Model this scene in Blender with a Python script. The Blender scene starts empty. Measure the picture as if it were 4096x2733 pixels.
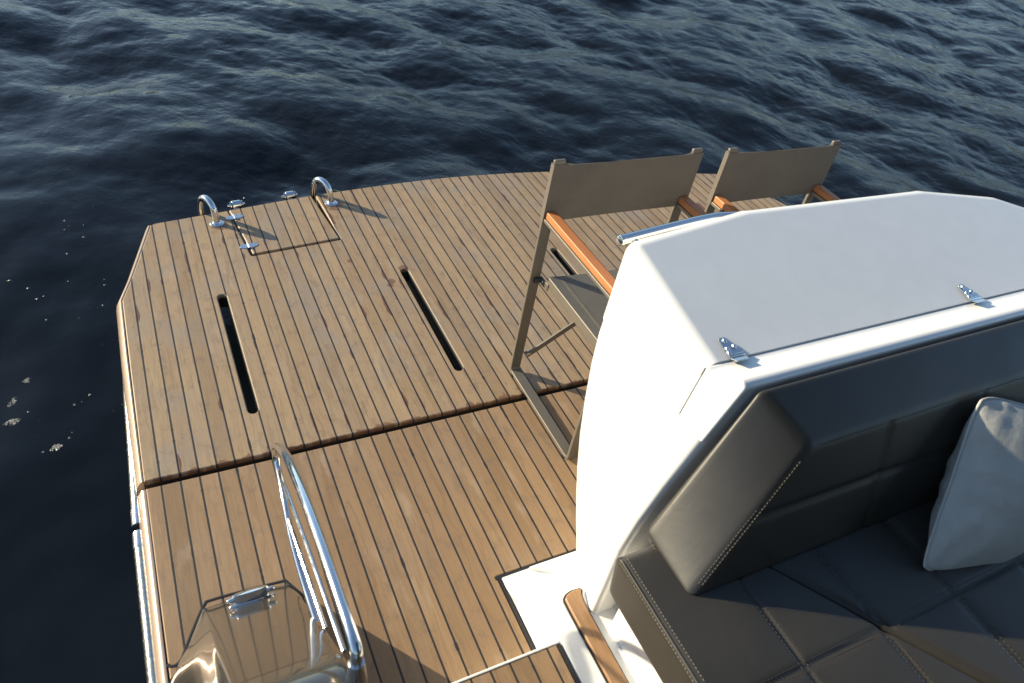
import bpy, bmesh, math, random
import numpy as np
from mathutils import Vector, Matrix
random.seed(7); rng = np.random.default_rng(11)
R = math.radians
SC = bpy.context.scene
COL = SC.collection
WATER_Z = -0.40
P = 0.055                                   # plank pitch of the teak

# ------------------------------------------------------------------ materials
class NT:
    def __init__(self, name):
        self.m = bpy.data.materials.new(name); self.m.use_nodes = True
        self.t = self.m.node_tree; self.t.nodes.clear()
        self.out = self.n('ShaderNodeOutputMaterial')
        self.b = self.n('ShaderNodeBsdfPrincipled')
        self.t.links.new(self.b.outputs[0], self.out.inputs[0])
    def n(self, typ, **kw):
        nd = self.t.nodes.new(typ)
        for k, v in kw.items(): setattr(nd, k, v)
        return nd
    def put(self, sock, v):
        if isinstance(v, bpy.types.NodeSocket): self.t.links.new(v, sock)
        elif v is not None: sock.default_value = v
    def set(self, **kw):
        for k, v in kw.items():
            if isinstance(v, tuple) and len(v) == 3: v = (*v, 1)
            self.put(self.b.inputs[k.replace('_', ' ')], v)
        return self
    def math(self, op, a, b=None, c=None, clamp=False):
        nd = self.n('ShaderNodeMath', operation=op); nd.use_clamp = clamp
        self.put(nd.inputs[0], a)
        if b is not None: self.put(nd.inputs[1], b)
        if c is not None: self.put(nd.inputs[2], c)
        return nd.outputs[0]
    def ss(self, v, a, b, lo=0.0, hi=1.0):
        nd = self.n('ShaderNodeMapRange', interpolation_type='SMOOTHSTEP')
        self.put(nd.inputs['Value'], v); self.put(nd.inputs['From Min'], a); self.put(nd.inputs['From Max'], b)
        self.put(nd.inputs['To Min'], lo); self.put(nd.inputs['To Max'], hi)
        return nd.outputs[0]
    def comb(self, x, y, z=0.0):
        nd = self.n('ShaderNodeCombineXYZ')
        for i, v in enumerate((x, y, z)): self.put(nd.inputs[i], v)
        return nd.outputs[0]
    def noise(self, vec, scale=1.0, detail=3.0, rough=0.5, dist=0.0):
        nd = self.n('ShaderNodeTexNoise')
        self.put(nd.inputs['Vector'], vec); nd.inputs['Scale'].default_value = scale
        nd.inputs['Detail'].default_value = detail; nd.inputs['Roughness'].default_value = rough
        nd.inputs['Distortion'].default_value = dist
        return nd.outputs['Fac']
    def white(self, w):
        nd = self.n('ShaderNodeTexWhiteNoise', noise_dimensions='1D'); self.put(nd.inputs['W'], w)
        return nd.outputs['Value']
    def mix(self, f, a, b, mode='MIX'):
        nd = self.n('ShaderNodeMix', data_type='RGBA', blend_type=mode)
        self.put(nd.inputs[0], f)
        for i, v in ((6, a), (7, b)):
            if isinstance(v, tuple) and len(v) == 3: v = (*v, 1)
            self.put(nd.inputs[i], v)
        return nd.outputs[2]
    def ramp(self, f, stops):
        nd = self.n('ShaderNodeValToRGB'); self.put(nd.inputs[0], f)
        e = nd.color_ramp.elements
        while len(e) < len(stops): e.new(0.5)
        for el, (p, c) in zip(e, stops): el.position = p; el.color = (*c, 1)
        return nd.outputs[0]
    def bump(self, h, strength=0.3, dist=0.002, normal=None):
        nd = self.n('ShaderNodeBump'); nd.inputs['Strength'].default_value = strength
        nd.inputs['Distance'].default_value = dist; self.put(nd.inputs['Height'], h)
        if normal is not None: self.put(nd.inputs['Normal'], normal)
        return nd.outputs[0]
    def obj(self):
        return self.n('ShaderNodeTexCoord').outputs['Object']
    def sep(self, v):
        nd = self.n('ShaderNodeSeparateXYZ'); self.put(nd.inputs[0], v)
        return nd.outputs

def teak(name, pitch, phase, pal, stain, grey, spots=(), front_edge=None, seed=0.0, caulk=0.0030):
    t = NT(name); xyz = t.sep(t.n('ShaderNodeNewGeometry').outputs['Position']); x, y = xyz[0], xyz[1]
    X = t.math('SUBTRACT', t.math('DIVIDE', x, pitch), phase)
    k = t.math('FLOOR', X); kk = t.math('ROUND', X)
    wob = t.noise(t.comb(t.math('MULTIPLY', kk, 5.3), t.math('MULTIPLY', y, 9.0), seed), 1.0, 4.0, 0.6)
    sd = t.math('MULTIPLY', t.math('SUBTRACT', X, kk), pitch)
    d = t.math('ABSOLUTE', sd)
    hw = t.math('ADD', caulk, t.math('MULTIPLY', t.math('SUBTRACT', wob, 0.5), 0.0009))
    edge = t.math('MULTIPLY', t.ss(wob, 0.60, 0.70), 0.0017)       # ragged dark bites out of the plank edge
    hw = t.math('ADD', hw, edge)
    caulkm = t.ss(d, t.math('ADD', hw, 0.0005), t.math('SUBTRACT', hw, 0.0005))
    r1 = t.white(t.math('ADD', k, 3.7 + seed)); r2 = t.white(t.math('ADD', k, 91.3 + seed))
    base = t.ramp(r1, pal)
    gy = t.math('ADD', y, t.math('MULTIPLY', r2, 17.0))
    big = t.noise(t.comb(x, t.math('MULTIPLY', gy, 0.55), r2), 9.0, 3.0, 0.55, 0.6)
    g1 = t.noise(t.comb(t.math('ADD', x, t.math('MULTIPLY', big, 0.020)), t.math('MULTIPLY', gy, 0.030), r2), 260.0, 5.0, 0.6)
    g2 = t.noise(t.comb(x, t.math('MULTIPLY', gy, 0.06), r1), 900.0, 2.0, 0.6)
    cath = t.noise(t.comb(t.math('ADD', x, t.math('MULTIPLY', big, 0.06)), t.math('MULTIPLY', gy, 0.05), r1), 60.0, 2.0, 0.5)
    c = t.mix(t.ss(g1, 0.35, 0.75, 0.0, 0.36), base, (0.16, 0.09, 0.045))
    c = t.mix(t.ss(g2, 0.45, 0.75, 0.0, 0.15), c, (0.13, 0.075, 0.045))
    c = t.mix(t.ss(cath, 0.56, 0.64, 0.0, 0.22), c, (0.15, 0.082, 0.04))
    blot = t.noise(t.comb(x, t.math('MULTIPLY', y, 0.7), seed + 4), 5.0, 5.0, 0.62)
    c = t.mix(t.ss(blot, 0.46, 0.70, 0.0, grey), c, (0.25, 0.215, 0.18))
    blot2 = t.noise(t.comb(x, t.math('MULTIPLY', y, 0.8), seed + 9), 21.0, 5.0, 0.68)
    c = t.mix(t.ss(blot2, 0.50, 0.70, 0.0, 0.42), c, (0.135, 0.10, 0.078))
    pale = t.noise(t.comb(x, t.math('MULTIPLY', y, 0.25), seed + 15), 16.0, 4.0, 0.6)
    c = t.mix(t.ss(pale, 0.55, 0.75, 0.0, 0.30), c, (0.50, 0.41, 0.31))
    # tannin stains that bleed from single seams
    side = t.math('SUBTRACT', t.math('MULTIPLY', t.ss(t.white(t.math('ADD', kk, 41.0 + seed)), 0.49, 0.51), 2.0), 1.0)
    sn = t.noise(t.comb(t.math('MULTIPLY', kk, 7.31), t.math('MULTIPLY', y, 4.2), seed + 2), 1.0, 1.5, 0.5)
    rag = t.noise(t.comb(t.math('MULTIPLY', x, 60.0), t.math('MULTIPLY', y, 22.0), 1.0), 1.0, 4.0, 0.6)
    w = t.math('MULTIPLY', t.ss(sn, stain, stain + 0.16), t.math('MULTIPLY_ADD', rag, 0.016, 0.003))
    sds = t.math('MULTIPLY', sd, side)
    sm = t.math('MULTIPLY', t.ss(sds, t.math('ADD', w, 0.0010), t.math('SUBTRACT', w, 0.0010)),
                t.ss(sds, -0.004, -0.002))
    sm = t.math('MULTIPLY', sm, t.ss(w, 0.0035, 0.005))
    for (sx, sy, sr) in spots:
        dx = t.math('SUBTRACT', x, sx); dy = t.math('SUBTRACT', y, sy)
        dd = t.math('SQRT', t.math('ADD', t.math('MULTIPLY', dx, dx), t.math('MULTIPLY', dy, dy)))
        lim = t.math('MULTIPLY', t.math('MULTIPLY_ADD', rag, 1.5, 0.25), sr)
        sm = t.math('MAXIMUM', sm, t.math('MULTIPLY', t.ss(dd, t.math('ADD', lim, .004), t.math('SUBTRACT', lim, .002)), 0.75))
    if front_edge is not None:
        en = t.noise(t.comb(t.math('MULTIPLY', x, 15.0), t.math('MULTIPLY', y, 10.0), 7.0), 1.0, 5.0, 0.65)
        lim = t.math('ADD', front_edge, t.math('MULTIPLY', t.math('POWER', en, 5.0), 0.34))
        sm = t.math('MAXIMUM', sm, t.math('MULTIPLY', t.ss(y, lim, t.math('SUBTRACT', lim, 0.006)), 0.8))
    c = t.mix(sm, c, t.mix(g1, (0.175, 0.082, 0.040), (0.125, 0.055, 0.026)))
    c = t.mix(caulkm, c, (0.014, 0.014, 0.017))
    h = t.math('ADD', t.math('MULTIPLY', g1, 0.35), t.math('MULTIPLY', t.math('SUBTRACT', 1.0, caulkm), 1.2))
    t.set(Base_Color=c, Roughness=t.math('SUBTRACT', 0.62, t.math('MULTIPLY', sm, 0.22)), Normal=t.bump(h, 0.35, 0.0012))
    return t.m

PAL_FAR = [(0.0, (0.275, 0.188, 0.106)), (0.25, (0.375, 0.264, 0.152)), (0.5, (0.310, 0.224, 0.138)), (0.75, (0.405, 0.285, 0.165)), (1.0, (0.325, 0.222, 0.125))]
PAL_NEAR = [(0.0, (0.222, 0.140, 0.070)), (0.25, (0.315, 0.203, 0.109)), (0.5, (0.258, 0.162, 0.083)), (0.75, (0.345, 0.226, 0.124)), (1.0, (0.278, 0.175, 0.092))]
M = {}
M['teak_far'] = teak('weathered_teak', P, 0.0, PAL_FAR, 0.555, 0.55,
    spots=((0.44, 1.375, .036), (0.98, 1.45, .046), (1.138, 0.882, .020), (0.925, .985, .012), (1.06, .80, .016), (1.045, .775, .013)), front_edge=0.003)
M['teak_near'] = teak('oiled_teak', P, 0.0, PAL_NEAR, 0.62, 0.16, seed=3.0)
M['teak_step'] = teak('step_teak', 0.0562, 0.445, PAL_NEAR, 0.78, 0.05, seed=8.0)

def teak_plain(name, c1, c2, axis=1, rough=0.45, coat=0.0):
    t = NT(name); v = t.sep(t.obj()); a, b = (v[0], v[1]) if axis == 1 else (v[1], v[0])
    g = t.noise(t.comb(a, t.math('MULTIPLY', b, 0.05), t.math('MULTIPLY', v[2], .5)), 220.0, 5.0, 0.6)
    g2 = t.noise(t.comb(a, t.math('MULTIPLY', b, 0.2), v[2]), 30.0, 3.0, 0.6)
    c = t.mix(t.ss(g, 0.3, 0.75), c1, c2)
    c = t.mix(t.ss(g2, 0.4, 0.8, 0, .3), c, c2)
    t.set(Base_Color=c, Roughness=rough, Normal=t.bump(g, 0.15, 0.001), Coat_Weight=coat, Coat_Roughness=0.15)
    return t.m
M['teak_strip'] = teak_plain('teak_strip', (0.36, 0.21, 0.105), (0.24, 0.125, 0.055))
M['arm_teak'] = teak_plain('varnished_teak', (0.47, 0.185, 0.070), (0.38, 0.140, 0.050), rough=0.5, coat=0.06)

def plain(name, col, rough, metal=0.0, coat=0.0, bump=None, var=0.0, ior=None, coat_r=0.05):
    t = NT(name); c = (*col, 1)
    o = t.obj()
    if var:
        n = t.noise(o, 14.0, 4.0, 0.6)
        c = t.mix(t.ss(n, 0.3, 0.75), tuple(v * (1 - var) for v in col), tuple(min(1, v * (1 + var)) for v in col))
    t.set(Base_Color=c, Roughness=rough, Metallic=metal, Coat_Weight=coat, Coat_Roughness=coat_r)
    if ior: t.set(IOR=ior)
    if bump:
        t.set(Normal=t.bump(t.noise(o, bump[0], 3.0, 0.6), bump[1], bump[2]))
    return t.m
M['gelcoat'] = plain('white_gelcoat', (0.84, 0.84, 0.82), 0.25, coat=0.5, var=0.02)
M['hull'] = plain('hull_paint', (0.30, 0.28, 0.26), 0.3, coat=0.5)
M['black'] = plain('black_caulk', (0.013, 0.013, 0.016), 0.5, bump=(180, 0.2, .001))
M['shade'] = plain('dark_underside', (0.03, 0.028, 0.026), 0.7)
M['chair_metal'] = plain('taupe_powder_coat', (0.150, 0.132, 0.108), 0.42, metal=0.25, bump=(900, 0.05, .0005), var=.05)
M['foam'] = plain('foam_film', (0.15, 0.147, 0.135), 0.25, coat=.6)
M['stitch'] = plain('stitch_thread', (0.24, 0.215, 0.165), 0.7)
M['pin'] = plain('black_plastic', (0.02, 0.02, 0.02), 0.4)
M['reed'] = plain('green_reed', (0.10, 0.16, 0.03), 0.5)

t = NT('champagne_metallic'); o = t.obj()
fl = t.noise(o, 1500.0, 2.0, .5); dust = t.noise(o, 420.0, 1.0, .5)
c = t.mix(t.ss(fl, .35, .7), (0.150, 0.132, 0.106), (0.205, 0.182, 0.150))
c = t.mix(t.ss(dust, .74, .80, 0, .35), c, (0.5, 0.46, 0.4))
t.set(Base_Color=c, Metallic=0.80, Roughness=0.16, Coat_Weight=0.9, Coat_Roughness=0.03); M['champagne'] = t.m
t = NT('champagne_sunlit'); o = t.obj(); n = t.noise(o, 60.0, 4.0, .6)
t.set(Base_Color=t.mix(n, (0.48, 0.36, 0.27), (0.56, 0.44, 0.34)), Metallic=0.35, Roughness=0.30, Coat_Weight=0.6, Coat_Roughness=0.08); M['strip'] = t.m  # same champagne paint as the bulwark, paler colour stands for sunlight on it
t = NT('polished_steel'); o = t.obj(); n = t.noise(o, 35.0, 4.0, .6)
t.set(Base_Color=(0.78, 0.78, 0.77), Metallic=1.0, Roughness=t.ss(n, .3, .8, .09, .21)); M['chrome'] = t.m
t = NT('rub_rail_steel'); o = t.obj(); n = t.noise(o, 90.0, 4.0, .6)
t.set(Base_Color=(0.52, 0.53, 0.47), Metallic=1.0, Roughness=t.ss(n, .3, .8, .16, .30), Normal=t.bump(n, .1, .001)); M['rub'] = t.m

t = NT('grey_vinyl'); o = t.obj(); v = t.n('ShaderNodeTexVoronoi'); v.inputs['Scale'].default_value = 620
t.put(v.inputs['Vector'], o); n = t.noise(o, 7.0, 4.0, .6)
t.set(Base_Color=t.mix(n, (0.025, 0.0226, 0.0186), (0.034, 0.0308, 0.0254)), Roughness=t.ss(n, .3, .7, .42, .50),
      Normal=t.bump(v.outputs['Distance'], .14, .0006, t.bump(t.noise(o, 17.0, 3.0, .55, .8), .09, .005))); t.b.inputs['Specular IOR Level'].default_value = .70; M['vinyl'] = t.m

def weave(name, c1, c2, scale):
    t = NT(name); v = t.sep(t.obj())
    u = t.math('ADD', v[0], t.math('MULTIPLY', v[1], .9)); w = t.math('ADD', v[2], t.math('MULTIPLY', v[1], .4))
    a = t.math('SINE', t.math('MULTIPLY', u, scale)); b = t.math('SINE', t.math('MULTIPLY', w, scale))
    h = t.math('MULTIPLY', a, b); n = t.noise(t.obj(), 9.0, 5.0, .65); f = t.noise(t.obj(), 700.0, 2.0, .6)
    c = t.mix(t.ss(h, -1, 1), c1, c2); c = t.mix(t.ss(n, .35, .75, 0, .25), c, tuple(x * .62 for x in c1))
    c = t.mix(t.ss(f, .55, .75, 0, .25), c, tuple(x * 1.8 for x in c2))
    t.set(Base_Color=c, Roughness=.78, Normal=t.bump(h, .4, .0006)); return t.m
M['canvas'] = weave('taupe_mesh_fabric', (0.110, 0.095, 0.078), (0.168, 0.147, 0.124), 2200.0)
M['seat_mesh'] = weave('grey_mesh_fabric', (0.085, 0.080, 0.072), (0.14, 0.132, 0.120), 2200.0)
t = NT('pillow_cotton'); o = t.obj(); n = t.noise(o, 26.0, 4.0, .6); f = t.noise(o, 900.0, 2.0, .6)
t.set(Base_Color=t.mix(n, (0.42, 0.425, 0.40), (0.51, 0.515, 0.485)), Roughness=.85, Normal=t.bump(t.math('ADD', f, t.math('MULTIPLY', n, 5.)), .5, .0022)); M['pillow'] = t.m

t = NT('sea_water'); o = t.obj(); v = t.sep(o)
ca, sa_ = math.cos(R(36)), math.sin(R(36))
ru = t.math('ADD', t.math('MULTIPLY', v[0], ca), t.math('MULTIPLY', v[1], sa_)); rv = t.math('SUBTRACT', t.math('MULTIPLY', v[1], ca), t.math('MULTIPLY', v[0], sa_))
n1a = t.noise(t.comb(ru, t.math('MULTIPLY', rv, .38), 0.), 24.0, 3.0, .6, .6)
n1b = t.noise(t.comb(ru, t.math('MULTIPLY', rv, .30), 5.), 62.0, 3.0, .6, .8)
n1 = t.math('ADD', n1a, t.math('MULTIPLY', n1b, .42))
n2 = t.noise(t.comb(v[0], v[1], 3.), 5.0, 3.0, .6)
amp = t.math('MULTIPLY', t.ss(n2, .38, .62, .30, 1.0), t.ss(t.math('ADD', v[0], t.math('MULTIPLY', v[1], .9)), 0.6, 4.6, .16, 1.0))
t.set(Base_Color=(0.0045, 0.0065, 0.0095), Roughness=0.035, IOR=1.245, Normal=t.bump(t.math('MULTIPLY', n1, amp), .34, .013)); M['water'] = t.m

# ------------------------------------------------------------------ mesh helpers
def tag(o, label=None, cat=None, group=None, kind=None):
    if label: o['label'] = label
    if cat: o['category'] = cat
    if group: o['group'] = group
    if kind: o['kind'] = kind
    return o
def empty(name, loc, label, cat, group=None):
    o = bpy.data.objects.new(name, None); COL.objects.link(o); o.location = loc
    o.empty_display_size = .1
    return tag(o, label, cat, group)
class MB:
    def __init__(s): s.v = []; s.f = []
    def add(s, vs, fs):
        n = len(s.v); s.v += [tuple(p) for p in vs]; s.f += [tuple(i + n for i in f) for f in fs]; return s
    def box(s, x0, x1, y0, y1, z0, z1):
        return s.hexa([(x0, y0, z0), (x1, y0, z0), (x1, y1, z0), (x0, y1, z0), (x0, y0, z1), (x1, y0, z1), (x1, y1, z1), (x0, y1, z1)])
    def hexa(s, c):
        return s.add(c, [(3, 2, 1, 0), (4, 5, 6, 7), (0, 1, 5, 4), (1, 2, 6, 5), (2, 3, 7, 6), (3, 0, 4, 7)])
    def loft(s, rings, close=True, cap=True):
        n = len(rings[0]); vs = [p for r in rings for p in r]; fs = []
        for i in range(len(rings) - 1):
            for j in range(n if close else n - 1):
                k = (j + 1) % n
                fs.append((i * n + j, i * n + k, (i + 1) * n + k, (i + 1) * n + j))
        if cap:
            fs.append(tuple(range(n - 1, -1, -1))); fs.append(tuple((len(rings) - 1) * n + j for j in range(n)))
        return s.add(vs, fs)
    def tube(s, path, r, seg=14, cap=True):
        path = [Vector(p) for p in path]; rs = r if isinstance(r, (list, tuple)) else [r] * len(path)
        up = None; rings = []
        for i, p in enumerate(path):
            d = (path[min(i + 1, len(path) - 1)] - path[max(i - 1, 0)]).normalized()
            if up is None:
                up = Vector((0, 0, 1)) if abs(d.z) < .9 else Vector((1, 0, 0))
            a = d.cross(up).normalized(); up = a.cross(d).normalized()
            rings.append([p + (a * math.cos(2 * math.pi * j / seg) + up * math.sin(2 * math.pi * j / seg)) * rs[i] for j in range(seg)])
        return s.loft(rings, True, cap)
    def lathe(s, c, axis, prof, seg=24, sx=1.0, ref=None, sy=1.0):
        c = Vector(c); ax = Vector(axis).normalized()
        ref = Vector(ref) if ref is not None else (Vector((1, 0, 0)) if abs(ax.x) < .9 else Vector((0, 1, 0)))
        a = (ref - ax * ref.dot(ax)).normalized(); b = ax.cross(a)
        rings = [[c + ax * h + (a * math.cos(2 * math.pi * j / seg) * sx + b * math.sin(2 * math.pi * j / seg) * sy) * max(r, 1e-5) for j in range(seg)] for (r, h) in prof]
        return s.loft(rings, True, True)
    def build(s, name, mat, parent=None, smooth=True, bevel=None, angle=35, seg=3, bevel_above=None):
        me = bpy.data.meshes.new(name)
        off = Vector(parent_loc(parent)) if parent else Vector((0, 0, 0))
        me.from_pydata([tuple(Vector(p) - off) for p in s.v], [], s.f)
        bm = bmesh.new(); bm.from_mesh(me); bmesh.ops.recalc_face_normals(bm, faces=bm.faces); bm.to_mesh(me); bm.free()
        me.materials.append(mat)
        o = bpy.data.objects.new(name, me); COL.objects.link(o)
        if parent: o.parent = parent
        for p in me.polygons: p.use_smooth = smooth
        if smooth: me.set_sharp_from_angle(angle=R(angle if not bevel else 180))
        if bevel:
            bv = o.modifiers.new('Bevel', 'BEVEL'); bv.width = bevel; bv.segments = seg; bv.limit_method = 'ANGLE'
            bv.angle_limit = R(25); bv.harden_normals = False
            if bevel_above is not None:
                bv.limit_method = 'WEIGHT'; at = me.attributes.new('bevel_weight_edge', 'FLOAT', 'EDGE')
                for ed in me.edges:
                    za, zb = (s.v[i][2] for i in ed.vertices); ya, yb = (s.v[i][1] for i in ed.vertices)
                    on = max(za, zb) > bevel_above and not (name == 'lid' and max(ya, yb) < -.79)
                    at.data[ed.index].value = 1.0 if on else 0.0; ed.use_edge_sharp = not on
            wn = o.modifiers.new('Normals', 'WEIGHTED_NORMAL'); wn.keep_sharp = True
        return o
def parent_loc(o):
    p = Vector((0, 0, 0))
    while o is not None: p += o.location; o = o.parent
    return p
def chaikin(pts, it=2, closed=False):
    pts = [Vector(p) for p in pts]
    for _ in range(it):
        q = []
        n = len(pts)
        if not closed: q.append(pts[0])
        for i in range(n if closed else n - 1):
            a, b = pts[i], pts[(i + 1) % n]; q += [a * .75 + b * .25, a * .25 + b * .75]
        if not closed: q.append(pts[-1])
        pts = q
    return pts
def catmull(pts, k=8):
    pts = [Vector(p) for p in pts]; out = []
    for i in range(len(pts) - 1):
        p0, p1, p2, p3 = pts[max(i - 1, 0)], pts[i], pts[i + 1], pts[min(i + 2, len(pts) - 1)]
        for j in range(k):
            t = j / k
            out.append(.5 * ((2 * p1) + (p2 - p0) * t + (2 * p0 - 5 * p1 + 4 * p2 - p3) * t * t + (3 * p1 - p0 - 3 * p2 + p3) * t ** 3))
    return out + [pts[-1]]
def offset_poly(pts, d):            # ccw polygon; positive d moves inwards
    n = len(pts); out = []
    for i in range(n):
        a, b, c = Vector(pts[i - 1]), Vector(pts[i]), Vector(pts[(i + 1) % n])
        e1 = (b - a).normalized(); e2 = (c - b).normalized()
        n1 = Vector((-e1.y, e1.x)); n2 = Vector((-e2.y, e2.x)); m = n1 + n2
        if m.length < 1e-6: m = n1
        m.normalize(); out.append(b + m * d / max(.35, m.dot(n1)))
    return out
def area(p): return .5 * sum(p[i - 1][0] * p[i][1] - p[i][0] * p[i - 1][1] for i in range(len(p)))
def slab(outer, holes, z, thick, cham=.004):
    """horizontal slab with openings, its upper arrises chamfered"""
    outer = [Vector(p) for p in outer]
    if area(outer) < 0: outer = outer[::-1]
    holes = [[Vector(p) for p in (h if area(h) < 0 else h[::-1])] for h in holes]
    bm = bmesh.new(); edges = []
    for lp in [outer] + holes:
        top = [bm.verts.new((p.x, p.y, z)) for p in offset_poly(lp, cham)]
        mid = [bm.verts.new((p.x, p.y, z - cham)) for p in lp]
        bot = [bm.verts.new((p.x, p.y, z - thick)) for p in lp]
        n = len(lp)
        for i in range(n):
            j = (i + 1) % n
            edges.append(bm.edges.new((top[i], top[j])))
            bm.faces.new((mid[i], mid[j], top[j], top[i])); bm.faces.new((bot[i], bot[j], mid[j], mid[i]))
    bmesh.ops.triangle_fill(bm, edges=edges, use_beauty=True, use_dissolve=False, normal=(0, 0, 1))
    bmesh.ops.recalc_face_normals(bm, faces=bm.faces)
    mb = MB(); bm.verts.index_update()
    mb.v = [tuple(v.co) for v in bm.verts]; mb.f = [tuple(v.index for v in f.verts) for f in bm.faces]; bm.free()
    return mb
def fillet(pts, r, n=5):
    out = []; N = len(pts)
    for i in range(N):
        a, b, c = Vector(pts[i - 1]), Vector(pts[i]), Vector(pts[(i + 1) % N])
        rr = r[i] if isinstance(r, (list, tuple)) else r
        if rr <= 0: out.append(b); continue
        p = b + (a - b).normalized() * rr; q = b + (c - b).normalized() * rr
        for j in range(n + 1):
            t = j / n; out.append(p * (1 - t) ** 2 + b * 2 * t * (1 - t) + q * t * t)
    return out
def cushion(corners, res, r, bulge=0.0, disp=None):
    """rounded, slightly puffed block on 8 corner points (bottom 4, top 4)"""
    C = [Vector(c) for c in corners]
    L = [((C[1] - C[0]).length + (C[5] - C[4]).length) / 2, ((C[3] - C[0]).length + (C[7] - C[4]).length) / 2, ((C[4] - C[0]).length + (C[6] - C[2]).length) / 2]
    def tri(u, v, w):
        b = (C[0] * (1 - u) + C[1] * u) * (1 - v) + (C[3] * (1 - u) + C[2] * u) * v
        t_ = (C[4] * (1 - u) + C[5] * u) * (1 - v) + (C[7] * (1 - u) + C[6] * u) * v
        return b * (1 - w) + t_ * w
    def samples(l):
        k = max(3, int((l - 2 * r) / res)); a = [r * (1 - math.cos(math.pi / 2 * i / 6)) * 1.0 for i in range(6)]
        return a + [r + (l - 2 * r) * i / k for i in range(k + 1)] + [l - x for x in reversed(a)]
    S = [samples(l) for l in L]; mb = MB()
    for ax in range(3):
        for side in (0, 1):
            A, B = S[(ax + 1) % 3], S[(ax + 2) % 3]; idx = {}; vs = []; fs = []
            for i, a in enumerate(A):
                for j, b in enumerate(B):
                    q = [0, 0, 0]; q[ax] = L[ax] * side; q[(ax + 1) % 3] = a; q[(ax + 2) % 3] = b
                    inn = Vector([min(max(q[k], r), L[k] - r) for k in range(3)]); dv = Vector(q) - inn
                    if dv.length > 1e-9: qq = inn + dv.normalized() * r
                    else: qq = Vector(q)
                    f = max(0.0, math.sin(math.pi * a / L[(ax + 1) % 3]) * math.sin(math.pi * b / L[(ax + 2) % 3]))
                    qq[ax] += bulge * f ** .7 * (1 if side else -1)
                    p = tri(qq[0] / L[0], qq[1] / L[1], qq[2] / L[2])
                    if disp: p = disp(p, ax, side)
                    vs.append(p)
            nb = len(B)
            for i in range(len(A) - 1):
                for j in range(nb - 1):
                    fs.append((i * nb + j, (i + 1) * nb + j, (i + 1) * nb + j + 1, i * nb + j + 1))
            mb.add(vs, fs)
    # weld
    key = {}; remap = []
    nv = []
    for p in mb.v:
        k = (round(p[0], 5), round(p[1], 5), round(p[2], 5))
        if k not in key: key[k] = len(nv); nv.append(p)
        remap.append(key[k])
    mb.f = [f2 for f2 in (tuple(dict.fromkeys(remap[i] for i in f)) for f in mb.f) if len(f2) > 2]; mb.v = nv
    return mb
def stitches(mb, path, up, step=.0075, ln=.0048, r=.0006, sag=0.0):
    path = [Vector(p) for p in path]; up = Vector(up).normalized()
    for a, b in zip(path[:-1], path[1:]):
        d = (b - a); n = max(1, int(d.length / step)); d = d.normalized()
        s = d.cross(up).normalized()
        for i in range(n):
            p = a + (b - a) * ((i + .2) / n); q = p + d * ln
            mb.hexa([p - s * r - up * r, q - s * r - up * r, q + s * r - up * r, p + s * r - up * r,
                     p - s * r + up * r, q - s * r + up * r, q + s * r + up * r, p + s * r + up * r])
    return mb

# ------------------------------------------------------------------ water
def make_water():
    N, L = 1024, 20.0; dx = L / N
    kx = np.fft.fftfreq(N, dx) * 2 * np.pi; KX, KY = np.meshgrid(kx, kx, indexing='ij')
    K = np.hypot(KX, KY); K[0, 0] = 1e-6
    def field(l0, l1, md, spread, slope, seed, p=3.6):
        g = np.random.default_rng(seed)
        lam = 2 * np.pi / K
        ang = np.arctan2(KY, KX) - md
        S = K ** (-p) * np.exp(-(lam / l1) ** 4) * np.exp(-(l0 / lam) ** 4 * 1.0) * (np.cos(ang / 2) ** 2) ** spread
        S[0, 0] = 0
        H = (g.normal(size=(N, N)) + 1j * g.normal(size=(N, N))) * np.sqrt(S)
        h = np.fft.ifft2(H); hr = h.real
        sx = np.fft.ifft2(1j * KX * H).real; s = sx.std()
        Dx = np.fft.ifft2(-1j * KX / K * H).real; Dy = np.fft.ifft2(-1j * KY / K * H).real
        f = slope / s
        return hr * f, Dx * f, Dy * f
    a = field(.60, 2.8, R(24), 3, .100, 5)
    b = field(.16, .80, R(40), 1.6, .052, 6)
    c = field(.05, .20, R(30), 2, .040, 7, 3.0)
    ox, oy = -4.0, -6.0
    xs = ox + dx * np.arange(N); X, Y = np.meshgrid(xs, oy + dx * np.arange(N), indexing='ij')
    def sm(v, e0, e1):
        t = np.clip((v - e0) / (e1 - e0), 0, 1); return t * t * (3 - 2 * t)
    away = sm(X + .9 * Y, 0.3, 4.6)
    patch = .55 + .9 * sm(np.sin(X * .9 + 1.3 * np.sin(Y * .8)) + np.sin(Y * 1.3 + X * .5), -1.2, 1.2)
    mb_, mc = .40 + .60 * away, (.10 + .90 * away) * patch
    edge = sm(X, ox, ox + 1.2) * sm(-X, -(ox + L), -(ox + L) + 1.5) * sm(Y, oy, oy + 1.2) * sm(-Y, -(oy + L), -(oy + L) + 1.5)
    ma = (.55 + .45 * away)
    h = (a[0] * ma + b[0] * mb_ + c[0] * mc) * edge
    ch = 1.0
    PX = X + ch * (a[1] * ma + b[1] * mb_ + c[1] * mc) * edge
    PY = Y + ch * (a[2] * ma + b[2] * mb_ + c[2] * mc) * edge
    i0, i1, j0, j1 = 40, 1020, 90, 800
    sl = (slice(i0, i1), slice(j0, j1))
    return X, Y, h, PX[sl], PY[sl], h[sl], (xs[i0], xs[i1 - 1], oy + dx * j0, oy + dx * (j1 - 1)), dx, ox, oy
WX, WY, WH, gx, gy, gh, ext, wdx, wox, woy = make_water()
def wz(x, y):
    i = int(round((x - wox) / wdx)); j = int(round((y - woy) / wdx))
    return WATER_Z + float(WH[min(max(i, 0), 1023), min(max(j, 0), 1023)])
n0, n1 = gh.shape
co = np.stack([gx, gy, gh], -1).reshape(-1, 3)
ii = np.arange(n0 * n1).reshape(n0, n1)
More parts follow.
